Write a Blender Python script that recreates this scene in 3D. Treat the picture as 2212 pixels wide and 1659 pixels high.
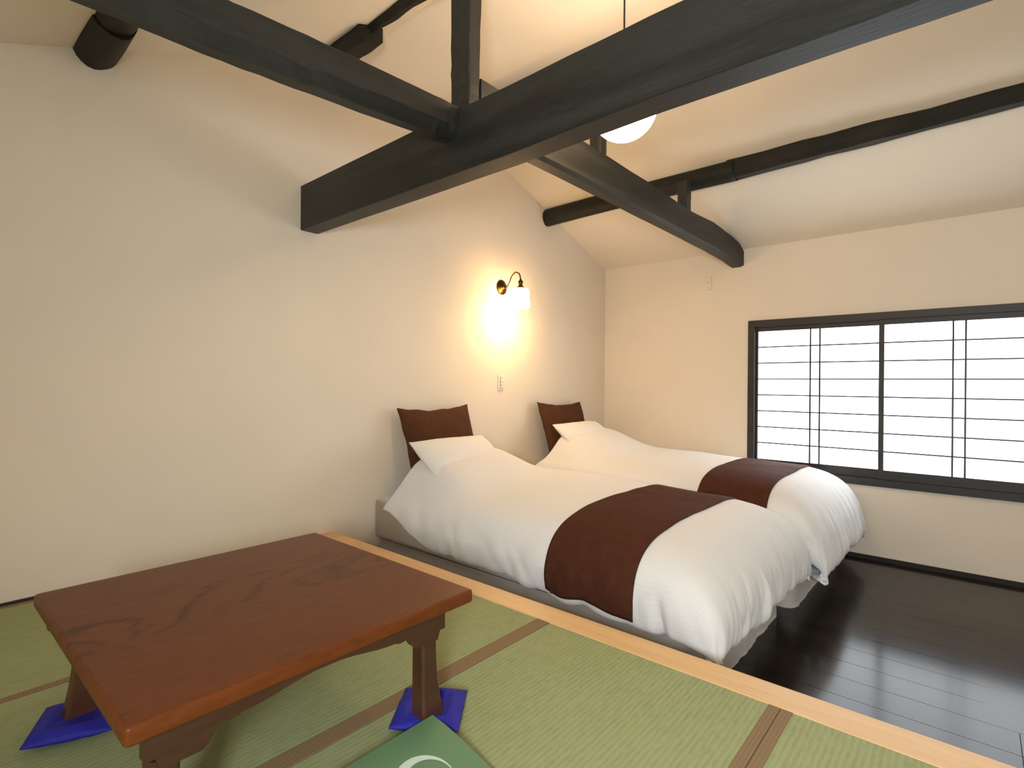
import bpy, bmesh, math, random
import numpy as np
from mathutils import Vector, Matrix, noise

random.seed(7)
for o in list(bpy.data.objects):
    bpy.data.objects.remove(o, do_unlink=True)
scene = bpy.context.scene
COL = scene.collection
PI = math.pi

# ------------------------------------------------------------------ camera
F_PX, YAW, PITCH, ROLL = 1158.375, math.radians(49.24), math.radians(-0.069), math.radians(0.458)
CAM = Vector((0.0, 0.0, 0.9))
fwd = Vector((math.sin(YAW)*math.cos(PITCH), math.cos(YAW)*math.cos(PITCH), math.sin(PITCH)))
rgt0 = Vector((math.cos(YAW), -math.sin(YAW), 0))
up0 = rgt0.cross(fwd)
rgt = math.cos(ROLL)*rgt0 + math.sin(ROLL)*up0
up = -math.sin(ROLL)*rgt0 + math.cos(ROLL)*up0
cd = bpy.data.cameras.new('camera'); cd.sensor_fit = 'HORIZONTAL'; cd.sensor_width = 36.0
cd.lens = F_PX/2212*36.0; cd.clip_start = 0.02; cd.clip_end = 100
cam = bpy.data.objects.new('camera', cd); COL.objects.link(cam)
m = Matrix.Identity(4)
for i in range(3):
    m[i][0] = rgt[i]; m[i][1] = up[i]; m[i][2] = -fwd[i]; m[i][3] = CAM[i]
cam.matrix_world = m
scene.camera = cam

# ------------------------------------------------------------------ world, daylight, exposure
w = bpy.data.worlds.new('world'); scene.world = w; w.use_nodes = True
w.node_tree.nodes['Background'].inputs[0].default_value = (0.75, 0.85, 1.0, 1)
w.node_tree.nodes['Background'].inputs[1].default_value = 0.3
scene.view_settings.view_transform = 'Standard'
scene.view_settings.look = 'None'
scene.view_settings.exposure = 0.92
scene.view_settings.gamma = 1.0
scene.view_settings.use_curve_mapping = False

WINDOW_L = 2.6           # daylight on the shoji paper
PENDANT_L = 14.5
SCONCE_L = 19.0
SCONCE_W = 0.38
NEAR_W = 36.0
WARM = (1.0, 0.70, 0.43)

# cool daylight from the side wall beside the camera: the beams' shadow edges on the head wall and the ceiling lead back to it
fl = bpy.data.lights.new('window_near_offscreen', 'AREA'); fl.energy = NEAR_W; fl.color = (0.88, 0.95, 1.0)
fl.shape = 'RECTANGLE'; fl.size = 0.40; fl.size_y = 0.40
flo = bpy.data.objects.new('window_near_offscreen', fl); COL.objects.link(flo)
flo.location = (-0.60, -0.33, 1.0)
flo.rotation_euler = Vector((1, 0, 0)).to_track_quat('-Z', 'Y').to_euler()

# ------------------------------------------------------------------ materials
MATS = {}
def nmat(name):
    mt = bpy.data.materials.new(name); mt.use_nodes = True
    nt = mt.node_tree; b = nt.nodes['Principled BSDF']
    MATS[name] = mt
    return mt, nt, b
def N(nt, t, **kw):
    n = nt.nodes.new(t)
    for k, v in kw.items():
        if k in n.inputs.keys(): n.inputs[k].default_value = v
        else: setattr(n, k, v)
    return n
def mapping(nt, scale=(1,1,1), rot=(0,0,0), coord='Object'):
    tc = N(nt, 'ShaderNodeTexCoord'); mp = N(nt, 'ShaderNodeMapping')
    mp.inputs['Scale'].default_value = scale; mp.inputs['Rotation'].default_value = rot
    nt.links.new(tc.outputs[coord], mp.inputs['Vector'])
    return mp
def ramp(nt, fac, stops):
    r = N(nt, 'ShaderNodeValToRGB')
    el = r.color_ramp.elements
    el[0].position, el[0].color = stops[0][0], (*stops[0][1], 1)
    el[1].position, el[1].color = stops[-1][0], (*stops[-1][1], 1)
    for p, c in stops[1:-1]:
        e = el.new(p); e.color = (*c, 1)
    nt.links.new(fac, r.inputs[0])
    return r
def bump(nt, b, height, strength, dist):
    bp = N(nt, 'ShaderNodeBump'); bp.inputs['Strength'].default_value = strength; bp.inputs['Distance'].default_value = dist
    nt.links.new(height, bp.inputs['Height']); nt.links.new(bp.outputs[0], b.inputs['Normal'])
    return bp
def plain(name, col, rough=0.6, metal=0.0, spec=0.5):
    mt, nt, b = nmat(name)
    b.inputs['Base Color'].default_value = (*col, 1); b.inputs['Roughness'].default_value = rough
    b.inputs['Metallic'].default_value = metal; b.inputs['Specular IOR Level'].default_value = spec
    return mt
def noisy(name, c1, c2, scale, rough, bstr=0.2, bdist=0.002, bscale=None, spec=0.3, det=4, coord='Object', stretch=(1,1,1)):
    mt, nt, b = nmat(name)
    mp = mapping(nt, stretch, coord=coord)
    n = N(nt, 'ShaderNodeTexNoise'); n.inputs['Scale'].default_value = scale; n.inputs['Detail'].default_value = det
    nt.links.new(mp.outputs[0], n.inputs['Vector'])
    r = ramp(nt, n.outputs['Fac'], [(0.3, c1), (0.7, c2)])
    nt.links.new(r.outputs[0], b.inputs['Base Color'])
    b.inputs['Roughness'].default_value = rough; b.inputs['Specular IOR Level'].default_value = spec
    n2 = N(nt, 'ShaderNodeTexNoise'); n2.inputs['Scale'].default_value = bscale or scale*6; n2.inputs['Detail'].default_value = 3
    nt.links.new(mp.outputs[0], n2.inputs['Vector'])
    bump(nt, b, n2.outputs['Fac'], bstr, bdist)
    return mt
def wood(name, c1, c2, axis, rough=0.45, freq=14, dist=3.0, bstr=0.25, bdist=0.002, spec=0.5, stretch=0.07, mid=None):
    """long grain along the axis, from distorted bands plus fine fibres"""
    mt, nt, b = nmat(name)
    sc = [1.0, 1.0, 1.0]; sc['xyz'.index(axis)] = stretch
    mp = mapping(nt, sc)
    n1 = N(nt, 'ShaderNodeTexNoise'); n1.inputs['Scale'].default_value = freq*0.35; n1.inputs['Detail'].default_value = 2
    nt.links.new(mp.outputs[0], n1.inputs['Vector'])
    mul = N(nt, 'ShaderNodeMath', operation='MULTIPLY'); mul.inputs[1].default_value = dist*6
    nt.links.new(n1.outputs['Fac'], mul.inputs[0])
    sn = N(nt, 'ShaderNodeMath', operation='SINE'); nt.links.new(mul.outputs[0], sn.inputs[0])
    fine = N(nt, 'ShaderNodeTexNoise'); fine.inputs['Scale'].default_value = freq*9; fine.inputs['Detail'].default_value = 3
    nt.links.new(mp.outputs[0], fine.inputs['Vector'])
    ad = N(nt, 'ShaderNodeMath', operation='MULTIPLY_ADD'); ad.inputs[1].default_value = 0.28; 
    nt.links.new(sn.outputs[0], ad.inputs[0]); nt.links.new(fine.outputs['Fac'], ad.inputs[2])
    st = [(0.1, c1), (0.85, c2)] if mid is None else [(0.1, c1), (0.45, mid), (0.85, c2)]
    r = ramp(nt, ad.outputs[0], st)
    nt.links.new(r.outputs[0], b.inputs['Base Color'])
    b.inputs['Roughness'].default_value = rough; b.inputs['Specular IOR Level'].default_value = spec
    bump(nt, b, ad.outputs[0], bstr, bdist)
    return mt

WALL_C = (0.84, 0.755, 0.635)
noisy('plaster', tuple(c*0.985 for c in WALL_C), tuple(min(1, c*1.015) for c in WALL_C), 3.0, 0.92, 0.12, 0.0012, 160, 0.1)
noisy('ceiling_plaster', tuple(c*0.985 for c in WALL_C), tuple(min(1, c*1.015) for c in WALL_C), 2.0, 0.95, 0.1, 0.001, 150, 0.1)
for ax in 'xyz':
    wood('beam_'+ax, (0.014, 0.0142, 0.012), (0.030, 0.0305, 0.027), ax, 0.5, 20, 3.0, 0.3, 0.002, 0.35)
noisy('log_dark', (0.012, 0.012, 0.008), (0.022, 0.020, 0.014), 6, 0.6, 0.4, 0.004, 25, 0.3)
wood('frame_dark', (0.016, 0.013, 0.011), (0.032, 0.026, 0.021), 'y', 0.45, 18, 2.0, 0.2, 0.001)
wood('plank', (0.016, 0.012, 0.0095), (0.030, 0.023, 0.018), 'y', 0.16, 12, 2.0, 0.03, 0.0004, 0.20)
plain('floor_gap', (0.004, 0.003, 0.003), 0.9)
wood('nosing', (0.70, 0.44, 0.20), (0.85, 0.60, 0.32), 'y', 0.38, 26, 1.6, 0.12, 0.0006, 0.4, 0.03)
plain('line_dark', (0.02, 0.016, 0.012), 0.7)

# lacquered table
mt, nt, b = nmat('table_wood')
mp = mapping(nt, (0.28, 1.0, 1.0))
n1 = N(nt, 'ShaderNodeTexNoise'); n1.inputs['Scale'].default_value = 4.0; n1.inputs['Detail'].default_value = 3; n1.inputs['Distortion'].default_value = 0.9
nt.links.new(mp.outputs[0], n1.inputs['Vector'])
ml = N(nt, 'ShaderNodeMath', operation='MULTIPLY'); ml.inputs[1].default_value = 40.0; nt.links.new(n1.outputs['Fac'], ml.inputs[0])
sn = N(nt, 'ShaderNodeMath', operation='SINE'); nt.links.new(ml.outputs[0], sn.inputs[0])
fn = N(nt, 'ShaderNodeTexNoise'); fn.inputs['Scale'].default_value = 90; fn.inputs['Detail'].default_value = 4
nt.links.new(mp.outputs[0], fn.inputs['Vector'])
sepT = N(nt, 'ShaderNodeSeparateXYZ'); tcT = N(nt, 'ShaderNodeTexCoord'); nt.links.new(tcT.outputs['Object'], sepT.inputs[0])
dY = N(nt, 'ShaderNodeMath', operation='SUBTRACT'); dY.inputs[1].default_value = 1.50; nt.links.new(sepT.outputs['Y'], dY.inputs[0])
aY = N(nt, 'ShaderNodeMath', operation='ABSOLUTE'); nt.links.new(dY.outputs[0], aY.inputs[0])
mk = N(nt, 'ShaderNodeMapRange'); mk.inputs[1].default_value = 0.06; mk.inputs[2].default_value = 0.24; mk.inputs[3].default_value = 1.0; mk.inputs[4].default_value = 0.22
nt.links.new(aY.outputs[0], mk.inputs[0])
pw_ = N(nt, 'ShaderNodeMath', operation='POWER'); pw_.inputs[1].default_value = 5.0
ab_ = N(nt, 'ShaderNodeMath', operation='ABSOLUTE'); nt.links.new(sn.outputs[0], ab_.inputs[0]); nt.links.new(ab_.outputs[0], pw_.inputs[0])
ms = N(nt, 'ShaderNodeMath', operation='MULTIPLY'); nt.links.new(pw_.outputs[0], ms.inputs[0]); nt.links.new(mk.outputs[0], ms.inputs[1])
ad = N(nt, 'ShaderNodeMath', operation='MULTIPLY_ADD'); ad.inputs[1].default_value = -0.34
nt.links.new(ms.outputs[0], ad.inputs[0]); nt.links.new(fn.outputs['Fac'], ad.inputs[2])
r = ramp(nt, ad.outputs[0], [(0.05, (0.055, 0.014, 0.003)), (0.34, (0.118, 0.031, 0.007)), (0.9, (0.155, 0.043, 0.010))])
nt.links.new(r.outputs[0], b.inputs['Base Color']); b.inputs['Roughness'].default_value = 0.36; b.inputs['Specular IOR Level'].default_value = 0.18
bump(nt, b, ad.outputs[0], 0.05, 0.0005)
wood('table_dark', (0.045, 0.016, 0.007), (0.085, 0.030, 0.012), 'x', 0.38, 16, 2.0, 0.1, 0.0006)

# tatami rush: ribs along x, fine cross threads
mt, nt, b = nmat('rush')
mp = mapping(nt, (1, 1, 1))
sep = N(nt, 'ShaderNodeSeparateXYZ'); nt.links.new(mp.outputs[0], sep.inputs[0])
my = N(nt, 'ShaderNodeMath', operation='MULTIPLY'); my.inputs[1].default_value = 2*PI/0.0155; nt.links.new(sep.outputs['Y'], my.inputs[0])
sy = N(nt, 'ShaderNodeMath', operation='SINE'); nt.links.new(my.outputs[0], sy.inputs[0])
ay = N(nt, 'ShaderNodeMath', operation='MULTIPLY_ADD'); ay.inputs[1].default_value = 0.5; ay.inputs[2].default_value = 0.5; nt.links.new(sy.outputs[0], ay.inputs[0])
ns = N(nt, 'ShaderNodeTexNoise'); ns.inputs['Scale'].default_value = 120; ns.inputs['Detail'].default_value = 3
mp2 = mapping(nt, (0.25, 1, 1)); nt.links.new(mp2.outputs[0], ns.inputs['Vector'])
nl = N(nt, 'ShaderNodeTexNoise'); nl.inputs['Scale'].default_value = 2.5; nt.links.new(mp.outputs[0], nl.inputs['Vector'])
s1 = N(nt, 'ShaderNodeMath', operation='MULTIPLY_ADD'); s1.inputs[1].default_value = 0.30; nt.links.new(ay.outputs[0], s1.inputs[0]); nt.links.new(ns.outputs['Fac'], s1.inputs[2])
s2 = N(nt, 'ShaderNodeMath', operation='MULTIPLY_ADD'); s2.inputs[1].default_value = 0.35; nt.links.new(nl.outputs['Fac'], s2.inputs[0]); nt.links.new(s1.outputs[0], s2.inputs[2])
r = ramp(nt, s2.outputs[0], [(0.35, (0.245, 0.28, 0.128)), (1.0, (0.335, 0.378, 0.185))])
nt.links.new(r.outputs[0], b.inputs['Base Color']); b.inputs['Roughness'].default_value = 0.7; b.inputs['Specular IOR Level'].default_value = 0.25
bump(nt, b, s1.outputs[0], 0.25, 0.0012)
# tatami cloth border with a diamond weave
mt, nt, b = nmat('heri')
mp = mapping(nt, (1, 1, 1), (0, 0, PI/4))
ck = N(nt, 'ShaderNodeTexChecker'); ck.inputs['Scale'].default_value = 150
nt.links.new(mp.outputs[0], ck.inputs['Vector'])
ck.inputs['Color1'].default_value = (0.265, 0.185, 0.100, 1); ck.inputs['Color2'].default_value = (0.225, 0.155, 0.085, 1)
nt.links.new(ck.outputs[0], b.inputs['Base Color']); b.inputs['Roughness'].default_value = 0.75; b.inputs['Specular IOR Level'].default_value = 0.2

# bed linen: woven stripes along the bed (UV v across), fine cloth bump
def linen(name, col, stripes=0.0, rough=0.85):
    mt, nt, b = nmat(name)
    b.inputs['Base Color'].default_value = (*col, 1)
    b.inputs['Roughness'].default_value = rough; b.inputs['Specular IOR Level'].default_value = 0.2
    b.inputs['Sheen Weight'].default_value = 0.15
    tc = N(nt, 'ShaderNodeTexCoord')
    n = N(nt, 'ShaderNodeTexNoise'); n.inputs['Scale'].default_value = 60; n.inputs['Detail'].default_value = 3
    nt.links.new(tc.outputs['Object'], n.inputs['Vector'])
    h = n.outputs['Fac']
    if stripes:
        sp = N(nt, 'ShaderNodeSeparateXYZ'); nt.links.new(tc.outputs['UV'], sp.inputs[0])
        mu = N(nt, 'ShaderNodeMath', operation='MULTIPLY'); mu.inputs[1].default_value = stripes*2*PI; nt.links.new(sp.outputs['X'], mu.inputs[0])
        s = N(nt, 'ShaderNodeMath', operation='SINE'); nt.links.new(mu.outputs[0], s.inputs[0])
        g = N(nt, 'ShaderNodeMath', operation='GREATER_THAN'); g.inputs[1].default_value = 0.0; nt.links.new(s.outputs[0], g.inputs[0])
        r = ramp(nt, g.outputs[0], [(0.0, tuple(c*0.98 for c in col)), (1.0, col)])
        nt.links.new(r.outputs[0], b.inputs['Base Color'])
    bump(nt, b, h, 0.06, 0.001)
    return mt
linen('duvet_white', (0.80, 0.805, 0.80), 46)
linen('pillow_white', (0.82, 0.82, 0.81))
linen('sheet', (0.72, 0.70, 0.66))
linen('skirt', (0.55, 0.53, 0.49))
noisy('brown_cloth', (0.066, 0.021, 0.011), (0.082, 0.027, 0.014), 20, 0.85, 0.25, 0.0008, 350, 0.15)
noisy('brown_cushion', (0.072, 0.026, 0.011), (0.090, 0.033, 0.014), 12, 0.8, 0.2, 0.001, 300, 0.15)
noisy('blue_cloth', (0.018, 0.016, 0.26), (0.026, 0.024, 0.34), 15, 0.7, 0.3, 0.001, 200, 0.3)
plain('paper_green', (0.115, 0.225, 0.110), 0.6)
plain('paper_white', (0.55, 0.66, 0.58), 0.6)
plain('paper_edge', (0.5, 0.6, 0.45), 0.7)
plain('brass', (0.10, 0.055, 0.018), 0.30, 1.0)
plain('cord_black', (0.012, 0.010, 0.008), 0.5)
plain('plastic_white', (0.78, 0.74, 0.66), 0.4)
plain('plastic_wall', (0.82, 0.745, 0.61), 0.6)
plain('slot_dark', (0.10, 0.08, 0.06), 0.6)
plain('tag_dark', (0.03, 0.02, 0.02), 0.7)

def emit(name, col, strength, base=(0.9, 0.9, 0.9), rough=0.5):
    mt, nt, b = nmat(name)
    b.inputs['Base Color'].default_value = (*base, 1); b.inputs['Roughness'].default_value = rough
    b.inputs['Emission Color'].default_value = (*col, 1); b.inputs['Emission Strength'].default_value = strength
    return mt
emit('shoji_paper', (0.86, 0.93, 1.0), WINDOW_L, (0.85, 0.85, 0.85), 0.9)
emit('globe_glass', WARM, PENDANT_L, (0.9, 0.88, 0.8), 0.2)
emit('shade_glass', (1.0, 0.62, 0.28), SCONCE_L, (0.9, 0.88, 0.8), 0.2)

# ------------------------------------------------------------------ mesh helpers
def obj(name, me, mat=None, parent=None, smooth=False):
    o = bpy.data.objects.new(name, me); COL.objects.link(o)
    if mat: me.materials.append(MATS[mat])
    if parent: o.parent = parent
    if smooth:
        for p in me.polygons: p.use_smooth = True
    return o
def bm_obj(name, bm, mat=None, parent=None, smooth=False):
    bmesh.ops.recalc_face_normals(bm, faces=bm.faces)
    me = bpy.data.meshes.new(name); bm.to_mesh(me); bm.free()
    return obj(name, me, mat, parent, smooth)
def pyobj(name, verts, faces, mat=None, parent=None, smooth=False, uv=None):
    me = bpy.data.meshes.new(name); me.from_pydata([tuple(map(float, v)) for v in verts], [], faces)
    if uv is not None:
        ul = me.uv_layers.new(name='uv')
        for lp in me.loops: ul.data[lp.index].uv = uv[lp.vertex_index]
    me.update()
    return obj(name, me, mat, parent, smooth)
def add_box(bm, lo, hi, bev=0.0):
    r = bmesh.ops.create_cube(bm, size=1.0)
    vs = r['verts']
    for v in vs:
        v.co = Vector([(lo[i]+hi[i])/2 + v.co[i]*(hi[i]-lo[i]) for i in range(3)])
    if bev:
        es = list({e for v in vs for e in v.link_edges})
        bmesh.ops.bevel(bm, geom=es, offset=bev, segments=2, affect='EDGES', profile=0.5)
    return vs
def box(name, lo, hi, mat, parent=None, bev=0.0):
    bm = bmesh.new(); add_box(bm, lo, hi, bev)
    return bm_obj(name, bm, mat, parent)
def lathe_bm(profile, seg=32, axis='z', origin=(0,0,0)):
    bm = bmesh.new(); rings = []
    for r, h in profile:
        ring = []
        for k in range(seg):
            a = 2*PI*k/seg
            p = (r*math.cos(a), r*math.sin(a), h) if axis == 'z' else (r*math.cos(a), -h, r*math.sin(a))
            ring.append(bm.verts.new([p[i]+origin[i] for i in range(3)]))
        rings.append(ring)
    for a, b2 in zip(rings, rings[1:]):
        for k in range(seg):
            bm.faces.new((a[k], a[(k+1) % seg], b2[(k+1) % seg], b2[k]))
    bmesh.ops.remove_doubles(bm, verts=bm.verts, dist=1e-5)
    return bm
def tube_bm(path, rad, seg=12, bm=None):
    bm = bm or bmesh.new(); pts = [Vector(p) for p in path]; rings = []
    ref = Vector((0.3, 0.7, 0.2)).normalized()
    for i, p in enumerate(pts):
        t = (pts[min(i+1, len(pts)-1)] - pts[max(i-1, 0)]).normalized()
        a = t.cross(ref).normalized(); b2 = t.cross(a)
        rr = rad[i] if isinstance(rad, (list, tuple)) else rad
        rings.append([bm.verts.new(p + rr*(math.cos(2*PI*k/seg)*a + math.sin(2*PI*k/seg)*b2)) for k in range(seg)])
    for r1, r2 in zip(rings, rings[1:]):
        for k in range(seg): bm.faces.new((r1[k], r1[(k+1) % seg], r2[(k+1) % seg], r2[k]))
    bm.faces.new(rings[0]); bm.faces.new(rings[-1][::-1])
    return bm
def spline(pts, n):
    """Catmull-Rom through pts (tuples), n samples, uniform in chord length"""
    P = np.array(pts, float)
    d = np.concatenate([[0], np.cumsum(np.maximum(np.linalg.norm(np.diff(P, axis=0), axis=1), 1e-6))])
    t = np.linspace(0, d[-1], n); out = []
    for x in t:
        i = min(int(np.searchsorted(d, x, side='right'))-1, len(P)-2); i = max(i, 0)
        u = (x-d[i])/(d[i+1]-d[i])
        p0, p1, p2, p3 = P[max(i-1, 0)], P[i], P[i+1], P[min(i+2, len(P)-1)]
        out.append(0.5*((2*p1)+(-p0+p2)*u+(2*p0-5*p1+4*p2-p3)*u*u+(-p0+3*p1-3*p2+p3)*u**3))
    return np.array(out)
def tag(o, label, cat, group=None):
    o['label'] = label; o['category'] = cat
    if group: o['group'] = group
    return o
def struct(o):
    o['kind'] = 'structure'; return o
def empty(name, loc=(0,0,0), rotz=0.0):
    o = bpy.data.objects.new(name, None); COL.objects.link(o); o.location = loc; o.rotation_euler = (0,0,rotz)
    o.empty_display_size = 0.1
    return o
def hewn(name, axis, secs, mat, parent=None, chamfer=0.012, jit=0.003, seed=0, sub=6, fb=None):
    """a hewn timber along axis 'x' or 'y' or 'z'; secs = (pos, a0, a1, b0, b1); other axes a,b in xyz order"""
    rnd = random.Random(seed); S = []
    for s0, s1 in zip(secs, secs[1:]):
        for k in range(sub):
            u = k/sub; S.append([s0[i]*(1-u)+s1[i]*u for i in range(5)])
    S.append(list(secs[-1]))
    bm = bmesh.new(); rings = []
    for si, (p, a0, a1, b0, b1) in enumerate(S):
        if 0 < si < len(S)-1:
            a0 += rnd.uniform(-jit, jit); a1 += rnd.uniform(-jit, jit); b0 += rnd.uniform(-jit, jit); b1 += rnd.uniform(-jit, jit)
        c = chamfer*rnd.uniform(0.6, 1.4)
        cx_, cz_ = (c, c) if fb is None else (fb[0]*rnd.uniform(0.85, 1.15), fb[1]*rnd.uniform(0.85, 1.15))
        pr = [(a0+cx_, b0), (a1-c, b0), (a1, b0+c), (a1, b1-c), (a1-c, b1), (a0+c, b1), (a0, b1-c), (a0, b0+cz_)]
        ring = []
        for a, b2 in pr:
            co = {'x': (p, a, b2), 'y': (a, p, b2), 'z': (a, b2, p)}[axis]
            ring.append(bm.verts.new(co))
        rings.append(ring)
    for r1, r2 in zip(rings, rings[1:]):
        for k in range(8): bm.faces.new((r1[k], r1[(k+1) % 8], r2[(k+1) % 8], r2[k]))
    bm.faces.new(rings[0]); bm.faces.new(rings[-1][::-1])
    return bm_obj(name, bm, mat, parent)
def log(name, axis, pts, mat, parent=None, seg=18, flat=0.0, seed=0):
    """round log through pts ((x,y,z,r)...) with slight wobble"""
    rnd = random.Random(seed); P = spline(pts, 26); bm = bmesh.new(); rings = []
    ph = [rnd.uniform(0, 6.28) for _ in range(4)]
    for i, (x, y, z, r) in enumerate(P):
        ring = []
        for k in range(seg):
            a = 2*PI*k/seg
            rr = r*(1+0.03*math.sin(3*a+ph[0]+i*0.15)+0.02*math.sin(5*a+ph[1]-i*0.1))
            ring.append(bm.verts.new((x+rr*math.cos(a), y, z+rr*math.sin(a)) if axis == 'y' else (x, y+rr*math.cos(a), z+rr*math.sin(a))))
        rings.append(ring)
    for r1, r2 in zip(rings, rings[1:]):
        for k in range(seg): bm.faces.new((r1[k], r1[(k+1) % seg], r2[(k+1) % seg], r2[k]))
    bm.faces.new(rings[0]); bm.faces.new(rings[-1][::-1])
    o = bm_obj(name, bm, mat, parent)
    for p in o.data.polygons: p.use_smooth = len(p.vertices) == 4
    return o

# ------------------------------------------------------------------ the room
HX0, HX1 = -0.62, 4.875          # near side wall, window wall
HY0, HY1 = -2.6, 2.925           # rear wall, head wall
ZF = -0.417                      # wooden floor; tatami surface is z = 0
EAVE = 2.090
def ceil_z(x):
    return min(EAVE+0.357*(HX1-x), 2.231+0.385*(x-0.28), 2.80)
XC0 = 0.28+(2.80-2.231)/0.385; XC1 = HX1-(2.80-EAVE)/0.357

# ceiling: two slopes and the flat middle, 8 cm thick
prof = [(HX0-0.1, 2.231+0.385*(HX0-0.1-0.28)), (XC0, 2.80), (XC1, 2.80), (HX1+0.1, EAVE-0.0357)]
v = []
for y in (HY0-0.1, HY1+0.1):
    v += [(x, y, z) for x, z in prof] + [(x, y, z+0.09) for x, z in prof]
f = []
for i in range(3):
    f += [(i, i+1, 9+i, 8+i), (4+i, 12+i, 13+i, 5+i), (i, 4+i, 5+i, i+1), (8+i, 9+i, 13+i, 12+i)]
f += [(0, 8, 12, 4), (3, 7, 15, 11)]
struct(pyobj('ceiling', v, f, 'ceiling_plaster'))

def gable(name, y0, y1):
    pts = [(HX0-0.1, ZF-0.05), (HX1+0.1, ZF-0.05), (HX1+0.1, EAVE+0.03), (XC1, 2.85), (XC0, 2.85), (HX0-0.1, prof[0][1]+0.03)]
    n = len(pts); v = [(x, y0, z) for x, z in pts]+[(x, y1, z) for x, z in pts]
    f = [tuple(range(n)), tuple(range(2*n-1, n-1, -1))]+[(i, (i+1) % n, n+(i+1) % n, n+i) for i in range(n)]
    return struct(pyobj(name, v, f, 'plaster'))
gable('wall_left', HY1, HY1+0.1)
gable('wall_back', HY0-0.1, HY0)
struct(box('wall_near', (HX0-0.1, HY0-0.1, ZF-0.05), (HX0, HY1+0.1, 1.93), 'plaster'))
# window wall with its opening
WY0, WY1, WZ0, WZ1 = -0.43, 1.488, 0.145, 1.457
bm = bmesh.new()
add_box(bm, (HX1, HY0-0.1, ZF-0.05), (HX1+0.1, HY1+0.1, WZ0))
add_box(bm, (HX1, HY0-0.1, WZ1), (HX1+0.1, HY1+0.1, EAVE+0.02))
add_box(bm, (HX1, HY0-0.1, WZ0), (HX1+0.1, WY0, WZ1))
add_box(bm, (HX1, WY1, WZ0), (HX1+0.1, HY1+0.1, WZ1))
struct(bm_obj('wall_right', bm, 'plaster'))
struct(box('baseboard_right', (HX1-0.012, HY0, ZF), (HX1, HY1, ZF+0.032), 'line_dark'))
struct(box('baseboard_left', (HX0, HY1-0.014, 0.0), (1.625, HY1, 0.009), 'line_dark'))

# dark wooden floor: slab and planks
fb = struct(box('floor', (1.70, HY0, ZF-0.08), (HX1, HY1, ZF-0.012), 'floor_gap'))
PW = 0.170
rows = [2.644+PW*k for k in range(-6, 14)]
rnd = random.Random(3)
pl_mesh = {}
for ri, xs in enumerate(rows):
    x0, x1 = max(xs, 1.72), min(xs+PW, HX1-0.001)
    if x1-x0 < 0.01: continue
    if 2.45 < xs < 2.70: cuts = [-0.14]
    else: cuts = [rnd.uniform(-1.7, -0.5)]
    if cuts[0]+1.82 < HY1-0.2: cuts.append(cuts[0]+1.82 if xs < 2.0 else 2.2)
    ys = [HY0]+cuts+[HY1]
    for a, b2 in zip(ys, ys[1:]):
        L = b2-a; bm = bmesh.new()
        add_box(bm, (x0+0.0008, a+0.0008, ZF-0.014), (x1-0.0008, b2-0.0008, ZF), 0.0005)
        o = bm_obj('plank', bm, 'plank', fb)

# raised tatami platform with its pale wooden edge board
SX0, SX1 = 1.626, 1.746
pf = struct(box('floor_platform', (HX0, HY0, ZF), (1.72, HY1, -0.055), 'floor_gap'))
bm = bmesh.new(); add_box(bm, (SX0, HY0, -0.075), (SX1, HY1, 0.001), 0.003)
e = bm_obj('edge_board', bm, 'nosing', pf); e['label'] = 'pale wooden edge board along the raised tatami'
bm = bmesh.new(); add_box(bm, (1.715, HY0, ZF), (1.735, HY1, -0.075)); bm_obj('riser_board', bm, 'nosing', pf)
bm = bmesh.new(); add_box(bm, (HX0, HY0, -0.055), (-0.112, HY1, 0.0), 0.002); bm_obj('side_board', bm, 'nosing', pf)

def tatami(y0, y1, h0, h1, label):
    """mat lying along x between y0 and y1; h0/h1 = border widths on the two long sides"""
    t = empty('tatami_mat', (-0.11, y0, -0.055)); tag(t, label, 'tatami mat', 'tatami mats of the raised floor')
    X = SX0+0.11-0.0015; W = y1-y0
    bm = bmesh.new(); add_box(bm, (0.0015, 0.0012, 0.0), (X, W-0.0012, 0.0545), 0.0015)
    bm_obj('rush_surface', bm, 'rush', t)
    for a, b2 in ((0.0012, h0), (W-h1, W-0.0012)):
        if b2-a < 0.01: continue
        bm = bmesh.new(); add_box(bm, (0.001, a-0.0004, 0.04), (X+0.0004, b2+0.0004, 0.0556), 0.0008)
        bm_obj('border', bm, 'heri', t)
    return t
tatami(2.042, 2.909, 0.030, 0.030, 'tatami mat lying along the cream wall, behind the low table')
tatami(1.204, 2.042, 0.058, 0.0, 'tatami mat mostly covered by the low brown table')
tatami(0.402, 1.204, 0.031, 0.0, 'green tatami mat with the blue cushion and the green sheet on it')
tatami(-0.42, 0.402, 0.031, 0.031, 'green tatami mat next to the paired brown borders, farthest from the cream wall')
tatami(-1.25, -0.42, 0.031, 0.031, 'tatami mat second from the rear wall')
tatami(-2.08, -1.25, 0.031, 0.031, 'tatami mat next to the one by the rear wall')

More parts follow.
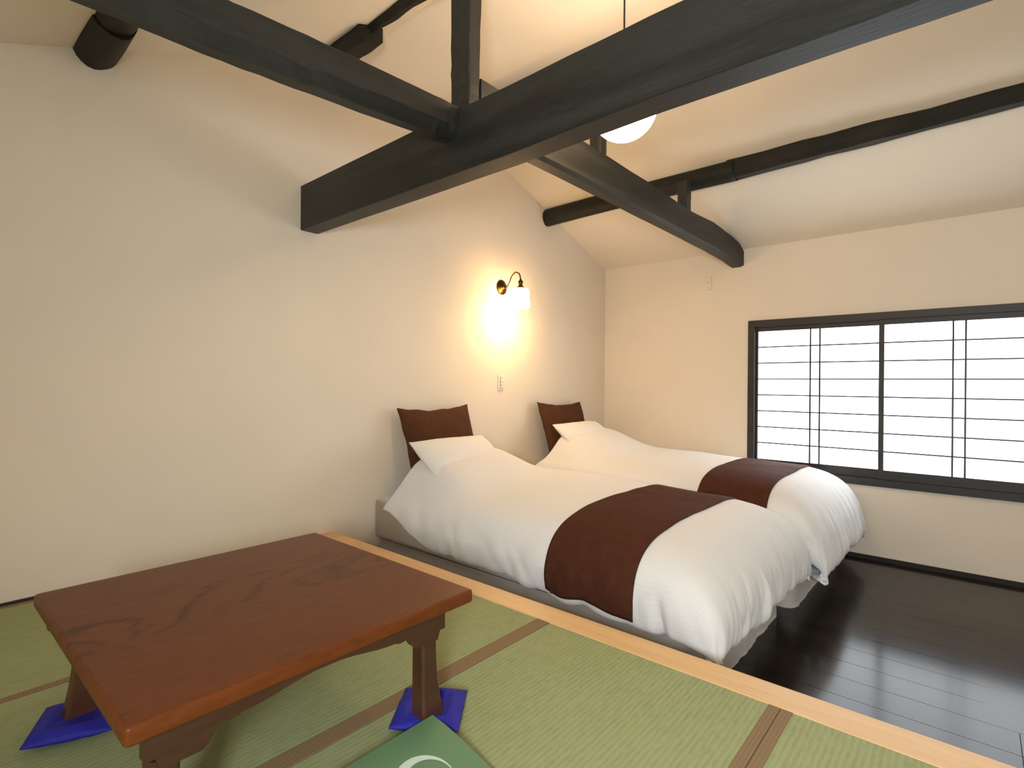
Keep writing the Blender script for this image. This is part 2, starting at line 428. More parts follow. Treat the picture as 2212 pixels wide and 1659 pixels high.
# ------------------------------------------------------------------ window: frame, two shoji sashes
win = struct(empty('window_1', (HX1, (WY0+WY1)/2, WZ0)))
def wbox(name, lo, hi, mat, parent, bev=0.0015):
    o = box(name, lo, hi, mat, None, bev)
    o.parent = parent
    o.matrix_parent_inverse = Matrix.Translation(parent_world(parent)).inverted()
    return o
def parent_world(p):
    v = Vector((0, 0, 0))
    while p: v += p.location; p = p.parent
    return v
FW = 0.055
wbox('frame_head', (HX1-0.022, WY0, WZ1-FW), (HX1+0.10, WY1, WZ1), 'frame_dark', win)
wbox('frame_jamb', (HX1-0.022, WY1-FW, WZ0+FW), (HX1+0.10, WY1, WZ1-FW), 'frame_dark', win)
wbox('frame_jamb', (HX1-0.022, WY0, WZ0+FW), (HX1+0.10, WY0+FW, WZ1-FW), 'frame_dark', win)
wbox('sill', (HX1-0.030, WY0-0.01, WZ0), (HX1+0.10, WY1+0.01, WZ0+FW), 'frame_dark', win)
def sash(y0, y1, xo, sa, sb):
    s = empty('shoji_sash', (xo-HX1, 0, 0)); s.parent = win
    X0, X1 = xo, xo+0.024; z0, z1 = WZ0+FW, WZ1-FW
    RB, RT = 0.070, 0.040
    wbox('bottom_rail', (X0, y0, z0), (X1, y1, z0+RB), 'frame_dark', s)
    wbox('top_rail', (X0, y0, z1-RT), (X1, y1, z1), 'frame_dark', s)
    wbox('stile', (X0, y0, z0+RB), (X1, y0+sa, z1-RT), 'frame_dark', s)
    wbox('stile', (X0, y1-sb, z0+RB), (X1, y1, z1-RT), 'frame_dark', s)
    pz0, pz1 = z0+RB, z1-RT
    wbox('paper', (X1-0.008, y0+0.004, z0+0.004), (X1-0.006, y1-0.004, z1-0.004), 'shoji_paper', s, 0)
    yc = (y0+sa+y1-sb)/2
    for d in (-0.034, 0.034):
        wbox('muntin', (X0+0.006, yc+d-0.0056, pz0), (X1-0.008, yc+d+0.0056, pz1), 'frame_dark', s, 0)
    for k in range(1, 8):
        z = 1.3645-0.1365*k
        wbox('muntin', (X0+0.008, y0+sa, z-0.0050), (X1-0.0085, y1-sb, z+0.0050), 'frame_dark', s, 0)
sash(0.513, 1.433, HX1+0.012, 0.032, 0.020)
sash(-0.375, 0.546, HX1-0.014, 0.022, 0.034)
box('window_backing', (HX1+0.10, WY0-0.05, WZ0-0.05), (HX1+0.12, WY1+0.05, WZ1+0.05), 'frame_dark', win).matrix_parent_inverse = Matrix.Translation(win.location).inverted()

# ------------------------------------------------------------------ roof timbers
tag(hewn('tie_beam', 'y', [(HY0, 1.530, 1.640, 1.783, 2.046), (-0.03, 1.530, 1.640, 1.781, 2.046), (0.77, 1.530, 1.640, 1.785, 2.042), (1.35, 1.530, 1.640, 1.772, 2.036), (HY1, 1.530, 1.640, 1.767, 2.022)], 'beam_y', None, 0.004, 0.0008, 1),
    'massive square black timber beam running out from the cream wall', 'beam')
tag(hewn('cross_beam', 'x', [(HX0, 1.616, 1.710, 1.800, 1.930), (0.39, 1.616, 1.710, 1.846, 1.976), (0.64, 1.616, 1.710, 1.852, 1.990), (0.92, 1.616, 1.710, 1.870, 2.010), (1.40, 1.616, 1.710, 1.906, 2.034), (1.532, 1.616, 1.710, 1.913, 2.040)], 'beam_x', None, 0.004, 0.0012, 2, 5, (0.040, 0.040)),
    'hewn black beam passing above the low table into the massive beam', 'beam')
tag(hewn('cross_beam', 'x', [(1.641, 1.600, 1.700, 1.998, 2.200), (2.6, 1.583, 1.683, 1.994, 2.196), (3.1, 1.572, 1.672, 1.985, 2.186), (3.82, 1.556, 1.658, 1.980, 2.158), (4.2, 1.548, 1.650, 1.975, 2.172), (4.6, 1.540, 1.642, 1.960, 2.146), (4.77, 1.537, 1.639, 1.948, 2.122), (4.876, 1.534, 1.636, 1.938, 2.075)], 'beam_x', None, 0.005, 0.001, 3, 3, (0.030, 0.012)),
    'hewn black beam ending at the window wall above the beds', 'beam')
tag(hewn('king_post', 'z', [(2.036, 1.555, 1.622, 1.590, 1.702), (2.25, 1.556, 1.626, 1.592, 1.703), (2.68, 1.552, 1.632, 1.586, 1.704)], 'beam_z', None, 0.006, 0.002, 4),
    'upright black post standing where the beams cross', 'post')
tag(hewn('strut_post', 'z', [(2.150, 3.705, 3.785, 1.562, 1.632), (2.36, 3.705, 3.785, 1.562, 1.632)], 'beam_z', None, 0.004, 0.001, 5),
    'short black post carrying the round log near the window wall', 'post')
tag(hewn('strut_post', 'z', [(2.190, 2.578, 2.650, 1.588, 1.660), (2.64, 2.578, 2.650, 1.588, 1.660)], 'beam_z', None, 0.004, 0.001, 6),
    'short black post behind the glowing globe lamp', 'post')
# purlins: each of two logs meeting in a stepped joint
p = empty('roof_purlin', (3.86, HY1, 2.40)); tag(p, 'black log purlin under the ceiling slope above the window', 'purlin')
def put(o, par):
    o.parent = par; o.matrix_parent_inverse = Matrix.Translation(parent_world(par)).inverted(); return o
put(log('round_log', 'y', [(3.865, HY1, 2.390, 0.074), (3.86, 2.2, 2.400, 0.073), (3.86, 1.27, 2.408, 0.074)], 'log_dark', None, 18, 0, 1), p)
put(hewn('square_log', 'y', [(1.32, 3.80, 3.93, 2.345, 2.485), (0.6, 3.80, 3.92, 2.362, 2.492), (-0.2, 3.80, 3.92, 2.385, 2.492), (HY0, 3.80, 3.92, 2.385, 2.492)], 'log_dark', None, 0.03, 0.003, 8), p)
p = empty('roof_purlin', (0.583, HY1, 2.33)); tag(p, 'short thick round log end standing out of the cream wall above the table', 'purlin')
put(log('round_log', 'y', [(0.578, HY1, 2.338, 0.078), (0.58, 2.75, 2.342, 0.078), (0.58, 2.60, 2.345, 0.079)], 'log_dark', None, 20, 0, 3), p)
put(log('round_log', 'y', [(0.580, 2.60, 2.350, 0.075), (0.580, 1.0, 2.352, 0.074), (0.580, HY0, 2.352, 0.074)], 'log_dark', None, 20, 0, 4), p)
p = empty('roof_purlin', (1.62, HY1, 2.72)); tag(p, 'dark stepped purlin high under the ceiling, behind the upright post', 'purlin')
put(hewn('square_log', 'y', [(HY1, 1.545, 1.690, 2.655, 2.80), (2.375, 1.545, 1.690, 2.650, 2.80)], 'log_dark', None, 0.035, 0.003, 9), p)
put(hewn('square_log', 'y', [(2.40, 1.598, 1.650, 2.712, 2.775), (2.0, 1.580, 1.660, 2.695, 2.785), (1.6, 1.570, 1.670, 2.675, 2.79), (HY0, 1.570, 1.670, 2.675, 2.79)], 'log_dark', None, 0.02, 0.003, 10), p)
tag(log('ridge_log', 'y', [(2.615, HY1, 2.70, 0.068), (2.615, 0.5, 2.70, 0.068), (2.615, HY0, 2.70, 0.068)], 'log_dark', None, 18, 0, 5),
    'black round log under the flat ceiling, behind the massive beam', 'purlin')

# ------------------------------------------------------------------ pendant lamp
PZ, PR = 2.150, 0.150
def pendant(PX, PY, label):
    ZC = ceil_z(PX)+0.004
    t = empty('pendant_lamp', (PX, PY, ZC)); tag(t, label, 'lamp')
    prof_g = [(0.0, -PR)]+[(PR*math.sin(a), -PR*math.cos(a)) for a in np.linspace(0.06, PI-0.28, 22)]
    put(bm_obj('globe', lathe_bm(prof_g, 40, 'z', (PX, PY, PZ)), 'globe_glass', None, True), t)
    put(bm_obj('cap', lathe_bm([(0.0, PR+0.03), (0.016, PR+0.03), (0.02, PR+0.012), (0.046, PR-0.004), (0.046, PR-0.014), (0.0, PR-0.014)], 24, 'z', (PX, PY, PZ)), 'brass', None, True), t)
    put(bm_obj('cord', tube_bm([(PX, PY, PZ+PR+0.02), (PX, PY, 2.5), (PX, PY, ZC)], 0.0042, 8), 'cord_black', None, True), t)
    put(bm_obj('ceiling_cup', lathe_bm([(0.0, ZC-0.035), (0.03, ZC-0.032), (0.045, ZC-0.015), (0.045, ZC+0.01), (0.0, ZC+0.01)], 24, 'z', (PX, PY, 0)), 'cord_black', None, True), t)
pendant(2.153, 1.205, 'glowing white globe lamp on a black cord behind the massive beam')

# ------------------------------------------------------------------ wall sconce
SXc, SZc = 3.252, 1.681
t = empty('wall_sconce', (SXc, HY1, SZc)); tag(t, 'lit brass wall lamp with a curved arm and white glass shade', 'lamp')
put(bm_obj('back_plate', lathe_bm([(0.0, 0.0), (0.060, 0.0), (0.061, 0.005), (0.056, 0.010), (0.048, 0.011), (0.045, 0.016), (0.034, 0.020), (0.025, 0.021), (0.020, 0.030), (0.012, 0.036), (0.0, 0.037)], 36, 'y', (SXc, HY1, SZc)), 'brass', None, True), t)
YS = 2.722
arm = spline([(SXc, HY1-0.025, SZc-0.004), (SXc, HY1-0.055, SZc-0.003), (SXc, HY1-0.085, SZc+0.030), (SXc, HY1-0.110, SZc+0.078), (SXc, HY1-0.150, SZc+0.104), (SXc, HY1-0.190, SZc+0.085), (SXc, YS, SZc+0.036), (SXc, YS, SZc+0.012)], 36)
put(bm_obj('arm', tube_bm([tuple(a) for a in arm], 0.0052, 10), 'brass', None, True), t)
put(bm_obj('socket', lathe_bm([(0.0, 0.046), (0.007, 0.045), (0.010, 0.036), (0.019, 0.026), (0.020, 0.012), (0.014, 0.004), (0.017, -0.008), (0.022, -0.014), (0.038, -0.026), (0.040, -0.031), (0.0, -0.031)], 28, 'z', (SXc, YS, SZc)), 'brass', None, True), t)
put(bm_obj('shade', lathe_bm([(0.030, -0.028), (0.056, -0.033), (0.066, -0.042), (0.070, -0.065), (0.074, -0.12), (0.078, -0.180), (0.076, -0.182), (0.072, -0.12), (0.066, -0.06), (0.052, -0.038), (0.030, -0.033)], 40, 'z', (SXc, YS, SZc)), 'shade_glass', None, True), t)
bl = bpy.data.lights.new('sconce_bulb', 'POINT'); bl.energy = SCONCE_W*10; bl.color = (1.0, 0.64, 0.30); bl.shadow_soft_size = 0.03
blo = bpy.data.objects.new('sconce_bulb', bl); COL.objects.link(blo); blo.location = (SXc, YS, SZc-0.185)

# ------------------------------------------------------------------ switch and outlet
t = empty('light_switch', (3.249, HY1, 0.905)); tag(t, 'white rocker switch plate on the wall under the brass lamp', 'switch')
put(box('plate', (3.214, HY1-0.008, 0.845), (3.284, HY1, 0.965), 'plastic_white', None, 0.003), t)
put(box('rocker_gap', (3.2355, HY1-0.0088, 0.8595), (3.2685, HY1-0.006, 0.9505), 'slot_dark', None), t)
for z0, z1 in ((0.862, 0.883), (0.886, 0.907), (0.910, 0.948)):
    put(box('rocker', (3.238, HY1-0.013, z0), (3.266, HY1-0.006, z1), 'plastic_white', None, 0.0015), t)
t = empty('wall_outlet', (HX1, 1.848, 1.824)); tag(t, 'wall-coloured outlet plate high on the window wall by the beam end', 'outlet')
put(box('plate', (HX1-0.009, 1.814, 1.764), (HX1, 1.882, 1.884), 'plastic_wall', None, 0.002), t)
for y in (1.838, 1.856):
    put(box('slot', (HX1-0.0096, y-0.0015, 1.826), (HX1-0.008, y+0.0015, 1.838), 'slot_dark', None), t)

# ------------------------------------------------------------------ beds
def smooth(a, b2, x):
    u = min(max((x-a)/(b2-a), 0.0), 1.0); return u*u*(3-2*u)
MT = 0.165                    # mattress top
def make_bed(x0, x1, y0, label):
    t = empty('bed', ((x0+x1)/2, (y0+HY1)/2, ZF)); tag(t, label, 'bed', 'twin beds')
    y1 = HY1-0.012
    # mattress: rounded, slightly crowned
    bm = bmesh.new(); add_box(bm, (x0, y0+0.02, -0.105), (x1, y1, MT))
    ve = [e for e in bm.edges if abs(e.verts[0].co.z-e.verts[1].co.z) > 0.1 and e.verts[0].co.y < 2]
    bmesh.ops.bevel(bm, geom=ve, offset=0.10, segments=6, affect='EDGES', profile=0.5)
    es = [e for e in bm.edges if abs(e.verts[0].co.z-e.verts[1].co.z) < 1e-5 and len(e.link_faces) == 2 and any(len(fc.verts) > 6 for fc in e.link_faces)]
    bmesh.ops.bevel(bm, geom=es, offset=0.035, segments=4, affect='EDGES', profile=0.5)
    put(bm_obj('mattress', bm, 'sheet', None, True), t)
    # skirted base: perimeter with soft folds
    ring = []
    r = 0.08
    def corner(cx, cy, a0):
        return [(cx+r*math.cos(a), cy+r*math.sin(a)) for a in np.linspace(a0, a0+PI/2, 6)]
    loop = corner(x1-r, y1-r, 0)+corner(x0+r, y1-r, PI/2)+corner(x0+r, y0+r, PI)+corner(x1-r, y0+r, 1.5*PI)
    loop.append(loop[0])
    P = np.array(loop); d = np.concatenate([[0], np.cumsum(np.linalg.norm(np.diff(P, axis=0), axis=1))])
    n = 300; cx, cy = (x0+x1)/2, (y0+y1)/2
    T = np.linspace(0, d[-1], n, endpoint=False)
    px = np.interp(T, d, P[:, 0]); py = np.interp(T, d, P[:, 1])
    vs, fs = [], []
    H = [(-0.095, 0.0), (-0.16, 0.3), (-0.26, 0.7), (ZF+0.03, 1.0), (ZF, 1.05)]
    for hz, am in H:
        for i in range(n):
            nv = noise.noise(Vector((px[i]*9, py[i]*9, hz*1.5+x0)))+0.6*noise.noise(Vector((px[i]*24, py[i]*24, hz*2)))
            dv = Vector((px[i]-cx, (py[i]-cy), 0)).normalized()
            o = (0.014*am if hz > -0.3 else 0.009)*nv+0.012*am
            y = py[i]+dv.y*o
            vs.append((px[i]+dv.x*o, min(y, HY1-0.004), hz))
    for k in range(len(H)-1):
        for i in range(n):
            fs.append((k*n+i, k*n+(i+1) % n, (k+1)*n+(i+1) % n, (k+1)*n+i))
    fs.append(tuple(range(n)))
    fs.append(tuple(range(len(vs)-1, len(vs)-n-1, -1)))
    put(pyobj('skirted_base', vs, fs, 'skirt', None, True), t)
    return t
B1 = (2.045, 3.365); B2 = (3.475, 4.800)
make_bed(B1[0], B1[1], 0.855, 'bed beside the pale edge board of the tatami')
make_bed(B2[0], B2[1], 0.800, 'bed beside the window wall')

class Duvet:
    def __init__(s, cx, crest, P, Q, yh, yhe, pillow, seed, mrect, tilt=0.04, sl=1.0, sr=1.0):
        s.tilt, s.sl, s.sr = tilt, sl, sr
        s.cx, s.crest, s.seed, s.pillow, s.mrect = cx, crest, seed, pillow, mrect
        s.P = spline(P, 400); s.Q = spline(Q, 400); s.yh, s.yhe = yh, yhe
        s.dP = max(p[1] for p in P); s.dQ = max(q[1] for q in Q); s.oP = max(p[0] for p in P)
        s.yq0 = Q[0][0]
        s.u0 = float(np.argmax(s.Q[:, 1] > 0.012))/399
    def at(s, u, v):
        a = abs(v); sg = 1 if v >= 0 else -1
        # round the two foot corners of the cloth
        ub = max((u-s.u0)/(1-s.u0), 0.0); va = max((a-0.55)/0.45, 0.0)
        if ub > 0 and va > 0:
            ub, va = ub*math.sqrt(1-va*va*0.42), va*math.sqrt(1-ub*ub*0.42)
            u = s.u0+ub*(1-s.u0); a = 0.55+0.45*va
        yq, dq = s.Q[int(round(u*399))]
        a *= 1-0.20*smooth(2.0, 2.45, yq)
        off, dp = s.P[int(round(a*399))]
        dp = max(dp, 0.0); dq = max(dq, 0.0)
        dp += 0.022*(dp/s.dP)**2*noise.noise(Vector((yq*5.5+s.seed, sg*3.0, 0.5)))
        dq *= 0.93+0.24*(v+1)/2 if s.seed == 1 else 1.0
        # head edge is drawn further up at the sides
        yh = s.yh+(s.yhe-s.yh)*(off/s.oP)**3
        y = yq
        k0 = smooth(1.5, s.yq0, yq)
        y = yq+(yh-s.yq0)*k0
        A, Bq = dp/s.dP, dq/s.dQ
        dr = (dp**1.8+dq**1.8)**(1/1.8)
        cap = s.dQ*(1.03+0.15*max(v, 0))
        if dr > 0.30: dr = 0.30+(cap-0.30)*(1-math.exp(-(dr-0.30)/(cap-0.30)*1.25))/(1-math.exp(-2.2))
        dr = min(dr, cap)
        c = min(A, Bq)
        x = s.cx+sg*(off-0.05*c**3)*(s.sr if sg > 0 else s.sl)
        y += 0.05*c**3
        z = s.crest+s.tilt*smooth(0.9, 2.2, y)-dr
        px0, pw, ph, py0, py1 = s.pillow
        z += ph*smooth(py0, py1, y)*((1-smooth(0.27, 0.44, px0-x)) if x < px0 else (1-smooth(0.24, 0.60, x-px0)))
        # folds
        S = s.seed*7.3
        hang = max(A, Bq)
        top = 0.007*noise.noise(Vector((x*2.4+S, y*2.4, 1)))+0.0035*noise.noise(Vector((x*7+S, y*5, 2)))
        fA = 1.5*abs(noise.noise(Vector((x*8+S+z*1.2, z*1.2, 3.1))))+0.9*abs(noise.noise(Vector((x*21+S-z*4, z*2.2, 5.2))))-0.55
        fB = 1.3*abs(noise.noise(Vector((S+y*4.5+z*1.5, z*2, 8.1))))+0.7*abs(noise.noise(Vector((S+y*11-z*5, z*4, 9.7))))-0.45
        wq = smooth(-0.30, 0.30, Bq-A)
        f1 = fA*wq+fB*(1-wq)
        amp = (0.020+0.010*wq)*smooth(0.12, 0.85, hang)*(1-0.65*smooth(0.4, 0.9, c))
        if sg < 0: x += 0.045*math.exp(-((y-0.93-0.10*(z+0.05))/0.022)**2)*smooth(0.45, 1.0, A)*(1-0.5*Bq)
        disp = top*(1-0.5*hang)+amp*f1
        return Vector((x, y, z)), disp, A, Bq
    def grid(s, us, vs, lift=0.0):
        G = [[s.at(u, v) for v in vs] for u in us]
        nu, nv = len(us), len(vs)
        P = np.array([[[*G[i][j][0]] for j in range(nv)] for i in range(nu)])
        du = np.gradient(P, axis=0); dv = np.gradient(P, axis=1)
        Nn = np.cross(dv, du); Nn /= np.maximum(np.linalg.norm(Nn, axis=2, keepdims=True), 1e-9)
        c0 = Nn[nu//2, nv//2]
        if c0[2] < 0: Nn = -Nn
        D = np.array([[G[i][j][1] for j in range(nv)] for i in range(nu)])
        P2 = P+Nn*(D+lift)[..., None]
        AB = np.array([[max(G[i][j][2], G[i][j][3]) for j in range(nv)] for i in range(nu)])
        return P2, Nn, AB
def shell(name, T, Bt, mat, uv):
    nu, nv = T.shape[:2]; n = nu*nv
    vs = list(T.reshape(-1, 3))+list(Bt.reshape(-1, 3)); fs = []
    ix = lambda i, j, b2=0: b2*n+i*nv+j
    for i in range(nu-1):
        for j in range(nv-1):
            fs.append((ix(i, j), ix(i, j+1), ix(i+1, j+1), ix(i+1, j)))
            fs.append((ix(i, j, 1), ix(i+1, j, 1), ix(i+1, j+1, 1), ix(i, j+1, 1)))
    for i in range(nu-1):
        for j in (0, nv-1):
            q = (ix(i, j), ix(i+1, j), ix(i+1, j, 1), ix(i, j, 1)); fs.append(q if j == 0 else q[::-1])
    for j in range(nv-1):
        for i in (0, nu-1):
            q = (ix(i, j), ix(i, j, 1), ix(i, j+1, 1), ix(i, j+1)); fs.append(q if i == 0 else q[::-1])
    o = pyobj(name, vs, fs, mat, None, True, uv+uv if uv else None)
    bm = bmesh.new(); bm.from_mesh(o.data); bmesh.ops.recalc_face_normals(bm, faces=bm.faces); bm.to_mesh(o.data); bm.free()
    return o
def duvet_obj(D, label, group):
    us = np.linspace(0, 1, 170); vs = np.linspace(-1, 1, 190)
    T, Nn, AB = D.grid(us, vs)
    th = 0.15*(1-AB)+0.045
    # puff the head edge down to a thin seam
    for i in range(12): th[i] *= 0.25+0.75*i/12
    Bt = T-Nn*th[..., None]
    x0, x1, y0 = D.mrect
    for i in range(T.shape[0]):
        for j in range(T.shape[1]):
            q = Bt[i, j]
            if T[i, j][2] < MT+0.035: q[:] = T[i, j]-Nn[i, j]*0.022
            elif x0+0.035 < q[0] < x1-0.035 and q[1] > y0+0.035 and q[2] < MT+0.006: q[2] = MT+0.006
    uv = [(float(v), float(u)) for u in us for v in vs]
    o = shell('duvet', T, Bt, 'duvet_white', uv)
    return tag(o, label, 'duvet', group)
def u_at(D, y):
    k = int(np.argmin([abs(q[0]-y)+(1 if q[1] > 0.25 else 0) for q in D.Q])); return k/399
def runner_obj(D, ya, yb, v0, v1, label):
    us = np.linspace(u_at(D, ya), u_at(D, yb), 46); vs = np.linspace(v0, v1, 150)
    T, Nn, _ = D.grid(us, vs, 0.007)
    B_, _, _ = D.grid(us, vs, 0.002)
    o = shell('bed_runner', T, B_, 'brown_cloth', None)
    q = T[4, 1]
    put(box('tag', (q[0]-0.006, q[1]-0.014, q[2]-0.016), (q[0]-0.003, q[1]+0.006, q[2]+0.004), 'tag_dark', None), o)
    return tag(o, label, 'bed runner', 'brown bed runners')

P1 = [(0, 0), (0.2, 0.003), (0.4, 0.014), (0.55, 0.040), (0.65, 0.083), (0.708, 0.145), (0.738, 0.230), (0.740, 0.310), (0.722, 0.350), (0.69, 0.362)]
Q1 = [(2.47, 0), (2.0, 0.0), (1.5, 0.0), (1.15, 0.006), (1.0, 0.018), (0.88, 0.050), (0.785, 0.110), (0.722, 0.190), (0.692, 0.280), (0.692, 0.360), (0.715, 0.410), (0.755, 0.432), (0.80, 0.436)]
D1 = Duvet(2.715, 0.268, P1, Q1, 2.52, 2.77, (2.45, 0.36, 0.150, 2.02, 2.52), 1, (B1[0], B1[1], 0.875), 0.040, 1.0, 0.955)
duvet_obj(D1, 'puffy white duvet on the bed beside the tatami edge board', 'white duvets')
runner_obj(D1, 1.49, 1.045, -0.93, 0.93, 'brown runner across the white duvet of the bed beside the tatami')
Q2 = [(2.47, 0), (2.0, 0.0), (1.5, 0.0), (1.05, 0.008), (0.93, 0.022), (0.82, 0.060), (0.72, 0.135), (0.655, 0.245), (0.620, 0.365), (0.615, 0.470), (0.640, 0.535), (0.68, 0.560), (0.73, 0.564)]
P2 = [(0, 0), (0.2, 0.003), (0.4, 0.015), (0.55, 0.045), (0.64, 0.090), (0.695, 0.160), (0.718, 0.250), (0.715, 0.330), (0.700, 0.374), (0.67, 0.384)]
D2 = Duvet(4.12, 0.315, P2, Q2, 2.52, 2.77, (3.95, 0.36, 0.150, 2.02, 2.52), 2, (B2[0], B2[1], 0.82), 0.04, 0.965, 0.955)
duvet_obj(D2, 'puffy white duvet on the bed beside the window wall', 'white duvets')
runner_obj(D2, 1.37, 0.94, -0.93, 0.93, 'brown runner across the white duvet of the bed by the window')

def pillow_obj(name, w_, h_, t_, mat, seed, pinch=0.06, wr=0.006, sag=0.0):
    """cushion standing in its local xz plane, thickness along y; origin at centre"""
    n = 56; vs, fs = [], []
    for side in (1, -1):
        for i in range(n+1):
            for j in range(n+1):
                a, b2 = -1+2*j/n, -1+2*i/n
                e = max(1-abs(a)**2.6, 0)**0.55*max(1-abs(b2)**2.6, 0)**0.55
                px = a*w_/2*(1-pinch*(1-b2*b2)*abs(a)); pz = b2*h_/2*(1-pinch*(1-a*a)*abs(b2))
                wv = wr*(noise.noise(Vector((a*2.2+seed, b2*2.2, side)))+0.6*noise.noise(Vector((a*6+seed, b2*5, side*2))))*(0.3+e)
                edge = 1-max(abs(a), abs(b2))
                py = side*(t_/2*e+0.002)+wv
                pz += 0.010*min(w_/0.6, 1)**1.5*noise.noise(Vector((a*3+seed, b2*9, 4)))*(abs(b2)**4)
                px += 0.008*min(w_/0.6, 1)**1.5*noise.noise(Vector((a*9, b2*3+seed, 7)))*(abs(a)**4)
                pz -= sag*(1-a*a)*(b2 > 0)*b2
                vs.append((px, py, pz))
    m_ = (n+1)**2; ix = lambda i, j, s: s*m_+i*(n+1)+j
    for i in range(n):
        for j in range(n):
            fs.append((ix(i, j, 0), ix(i+1, j, 0), ix(i+1, j+1, 0), ix(i, j+1, 0)))
            fs.append((ix(i, j, 1), ix(i, j+1, 1), ix(i+1, j+1, 1), ix(i+1, j, 1)))
    for k in range(n):
        for q in (((0, k), (0, k+1)), ((n, k+1), (n, k)), ((k+1, 0), (k, 0)), ((k, n), (k+1, n))):
            (a, b2), (c, d) = q
            fs.append((ix(a, b2, 0), ix(c, d, 0), ix(c, d, 1), ix(a, b2, 1)))
    o = pyobj(name, vs, fs, mat, None, True)
    bm = bmesh.new(); bm.from_mesh(o.data); bmesh.ops.recalc_face_normals(bm, faces=bm.faces); bm.to_mesh(o.data); bm.free()
    return o
def place(o, loc, rx, rz=0.0, ry=0.0):
    o.location = loc; o.rotation_euler = (rx, ry, rz); return o
c = place(pillow_obj('cushion', 0.64, 0.60, 0.13, 'brown_cushion', 1, 0.06, 0.007, 0.012), (2.49, 2.765, 0.452), math.radians(-18), 0.0, math.radians(-1))
tag(c, 'brown cushion leaning on the wall at the bed beside the tatami', 'cushion', 'brown head cushions')
c = place(pillow_obj('cushion', 0.66, 0.60, 0.13, 'brown_cushion', 5, 0.06, 0.007, 0.012), (3.965, 2.755, 0.452), math.radians(-19), 0.0, math.radians(1))
tag(c, 'brown cushion leaning on the wall at the bed by the window', 'cushion', 'brown head cushions')
c = place(pillow_obj('pillow', 0.66, 0.46, 0.16, 'pillow_white', 9, 0.03, 0.004), (2.44, 2.48, 0.385), math.radians(-52))
tag(c, 'white pillow in front of the brown cushion on the bed beside the tatami', 'pillow', 'white pillows')
c = place(pillow_obj('pillow', 0.66, 0.46, 0.16, 'pillow_white', 12, 0.03, 0.004), (3.94, 2.48, 0.415), math.radians(-52))
tag(c, 'white pillow in front of the brown cushion on the bed by the window', 'pillow', 'white pillows')

# ------------------------------------------------------------------ low table
TX0, TX1, TY0, TY1, TZ = 0.247, 1.040, 1.028, 1.858, 0.340
TT = 0.036
tb = empty('low_table', ((TX0+TX1)/2, (TY0+TY1)/2, 0.0)); tag(tb, 'low reddish-brown wooden table with carved apron standing on blue pads', 'table')
bm = bmesh.new(); add_box(bm, (TX0, TY0, TZ-TT), (TX1, TY1, TZ))
vert_e = [e for e in bm.edges if abs(e.verts[0].co.z-e.verts[1].co.z) > 0.01]
bmesh.ops.bevel(bm, geom=vert_e, offset=0.010, segments=5, affect='EDGES', profile=0.5)
hor = [e for e in bm.edges if abs(e.verts[0].co.z-e.verts[1].co.z) < 1e-4 and len(e.link_faces) == 2 and any(len(fc.verts) > 4 for fc in e.link_faces)]
bmesh.ops.bevel(bm, geom=hor, offset=0.0085, segments=4, affect='EDGES', profile=0.5)
o = put(bm_obj('table_top', bm, 'table_wood', None), tb)
for p_ in o.data.polygons: p_.use_smooth = p_.area < 0.02
def apron(axis, at, a0, a1, name='apron', th=0.026):
    ztop = TZ-TT+0.001; ctr = (a0+a1)/2; hw = (a1-a0)/2
    prof = []
    for i in range(81):
        u = -1+2*i/80; d = abs(u)
        if d > 0.93: dep = 0.050
        elif d > 0.735: dep = 0.072
        elif d > 0.64: dep = 0.034+0.038*smooth(0.64, 0.735, d)**0.7
        elif d > 0.52: dep = 0.034+0.005*math.sin((d-0.52)/0.12*PI)
        else: dep = 0.016+0.018*smooth(0.05, 0.52, d)
        prof.append((ctr+u*hw, ztop-dep))
    vs = []
    for s_ in (-th/2, th/2):
        for q, z in prof: vs.append((q, at+s_, z) if axis == 'x' else (at+s_, q, z))
        for q, z in prof: vs.append((q, at+s_, ztop) if axis == 'x' else (at+s_, q, ztop))
    n = len(prof); fs = []
    for s_ in (0, 1):
        for i in range(n-1): fs.append((s_*2*n+i, s_*2*n+i+1, s_*2*n+n+i+1, s_*2*n+n+i))
    for i in range(n-1):
        fs.append((i, i+1, 2*n+i+1, 2*n+i)); fs.append((n+i, n+i+1, 3*n+i+1, 3*n+i))
    fs += [(0, n, 3*n, 2*n), (n-1, 2*n-1, 4*n-1, 3*n-1)]
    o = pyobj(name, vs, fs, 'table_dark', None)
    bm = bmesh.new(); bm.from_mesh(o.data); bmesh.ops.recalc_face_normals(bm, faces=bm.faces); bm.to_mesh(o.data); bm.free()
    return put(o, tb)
LX, LY = (0.316, 0.915), (1.084, 1.770)
apron('x', 1.064, 0.281, 0.957); apron('x', 1.806, 0.268, 0.957)
apron('y', LX[0], 1.077, 1.793); apron('y', LX[1], 1.077, 1.793)
PADZ = 0.030
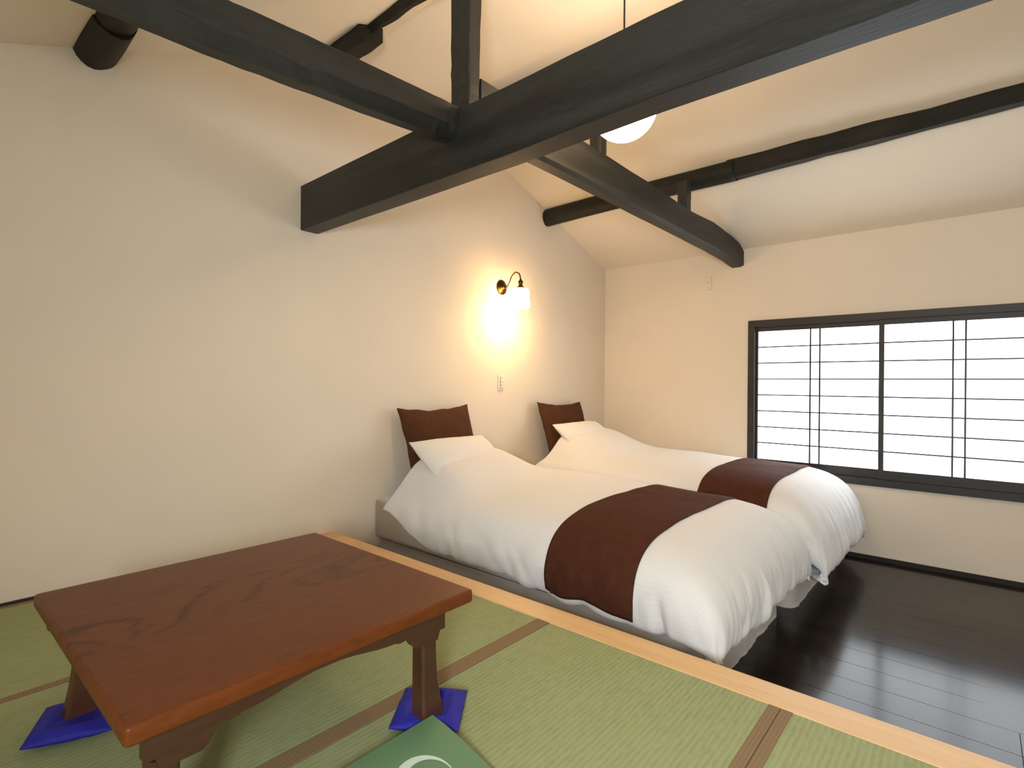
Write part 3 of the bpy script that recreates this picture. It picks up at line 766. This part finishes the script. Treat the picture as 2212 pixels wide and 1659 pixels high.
for lx, sx in zip(LX, (-1, 1)):
    for ly, sy in zip(LY, (-1, 1)):
        bm = bmesh.new(); rings = []
        for k in range(15):
            u = k/14; z = (TZ-TT-0.058)*(1-u)+PADZ*u
            fl_ = 0.024*u**2.4; hw = 0.024
            x_a, x_b = (-hw, hw+fl_) if sx > 0 else (-hw-fl_, hw)
            y_a, y_b = (-hw-fl_*0.2, hw) if sy < 0 else (-hw, hw+fl_*0.2)
            cxx, cyy = lx+(0.026 if sx < 0 and sy > 0 else 0.0), ly
            cc = 0.006
            ring = [(x_a+cc, y_a), (x_b-cc, y_a), (x_b, y_a+cc), (x_b, y_b-cc), (x_b-cc, y_b), (x_a+cc, y_b), (x_a, y_b-cc), (x_a, y_a+cc)]
            rings.append([bm.verts.new((cxx+a, cyy+b2, z)) for a, b2 in ring])
        for r1, r2 in zip(rings, rings[1:]):
            for k in range(8): bm.faces.new((r1[k], r1[(k+1) % 8], r2[(k+1) % 8], r2[k]))
        bm.faces.new(rings[0]); bm.faces.new(rings[-1])
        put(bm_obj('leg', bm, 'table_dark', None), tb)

# blue pads under the legs
def pad(x, y, rz, seed, label):
    o = pillow_obj('leg_pad', 0.178, 0.178, 0.042, 'blue_cloth', seed, 0.0, 0.002)
    for v_ in o.data.vertices:       # pressed flat under the foot
        d = max(abs(v_.co.x), abs(v_.co.z))
        if v_.co.y < 0: v_.co.y = max(v_.co.y, -0.010-0.009*smooth(0.03, 0.06, d)) if False else v_.co.y
        if v_.co.y > 0: v_.co.y = min(v_.co.y, 0.009+0.011*smooth(0.032, 0.065, d))
        if v_.co.y < -0.019: v_.co.y = -0.019
    o.location = (x, y, 0.0215); o.rotation_euler = (PI/2, 0, rz)
    return tag(o, label, 'pad', 'blue table leg pads')
pad(0.955, 1.105, math.radians(38), 21, 'small blue cloth pad under the table leg beside the green sheet')
pad(0.322, 1.755, math.radians(66), 25, 'small blue cloth pad poking out under the table beside the cream wall side')
pad(0.320, 1.075, math.radians(30), 31, 'small blue cloth pad under the table leg farthest from the beds and wall')
pad(0.940, 1.785, math.radians(40), 37, 'small blue cloth pad hidden under the table corner nearest the beds')

# ------------------------------------------------------------------ green sheet lying against the leg pad
sh = empty('printed_sheet', (0.68, 0.83, 0.0)); tag(sh, 'green printed sheet with a white curved mark lying against a table leg', 'sheet')
XA, XB, YA, YB = 0.42, 0.917, 0.60, 1.052
def sheet_z(y): return 0.004+0.040*smooth(0.72, 1.05, y)
n = 24; vs, fs = [], []
for k in (0, 1):
    for i in range(n+1):
        y = YA+(YB-YA)*i/n
        sk = -0.02*(1.052-y)/0.23*0.5
        for x in (XA, XB): vs.append((x+(sk if x == XB else 0), y, sheet_z(y)-0.0016*k))
for i in range(n):
    a = 2*i; fs.append((a, a+1, a+3, a+2)); bq = 2*(n+1)+2*i; fs.append((bq, bq+2, bq+3, bq+1))
    fs.append((a, a+2, bq+2, bq)); fs.append((a+1, bq+1, bq+3, a+3))
fs += [(0, 2*(n+1), 2*(n+1)+1, 1), (2*n, 2*n+1, 4*n+3, 4*n+2)]
put(pyobj('paper', vs, fs, 'paper_green', None), sh)
# white crescent printed on it
cxm, cym, R0 = 0.770, 0.905, 0.068
vs, fs = [], []
for i in range(41):
    a = 2*PI*i/41
    for r_, dx, dy in ((R0, 0, 0), (R0*0.80, 0.010, -0.006)):
        x, y = cxm+dx+r_*math.cos(a), cym+dy+r_*math.sin(a)
        vs.append((x, y, sheet_z(y)+0.0008))
for i in range(41):
    j = (i+1) % 41; fs.append((2*i, 2*j, 2*j+1, 2*i+1))
put(pyobj('white_mark', vs, fs, 'paper_white', None), sh)
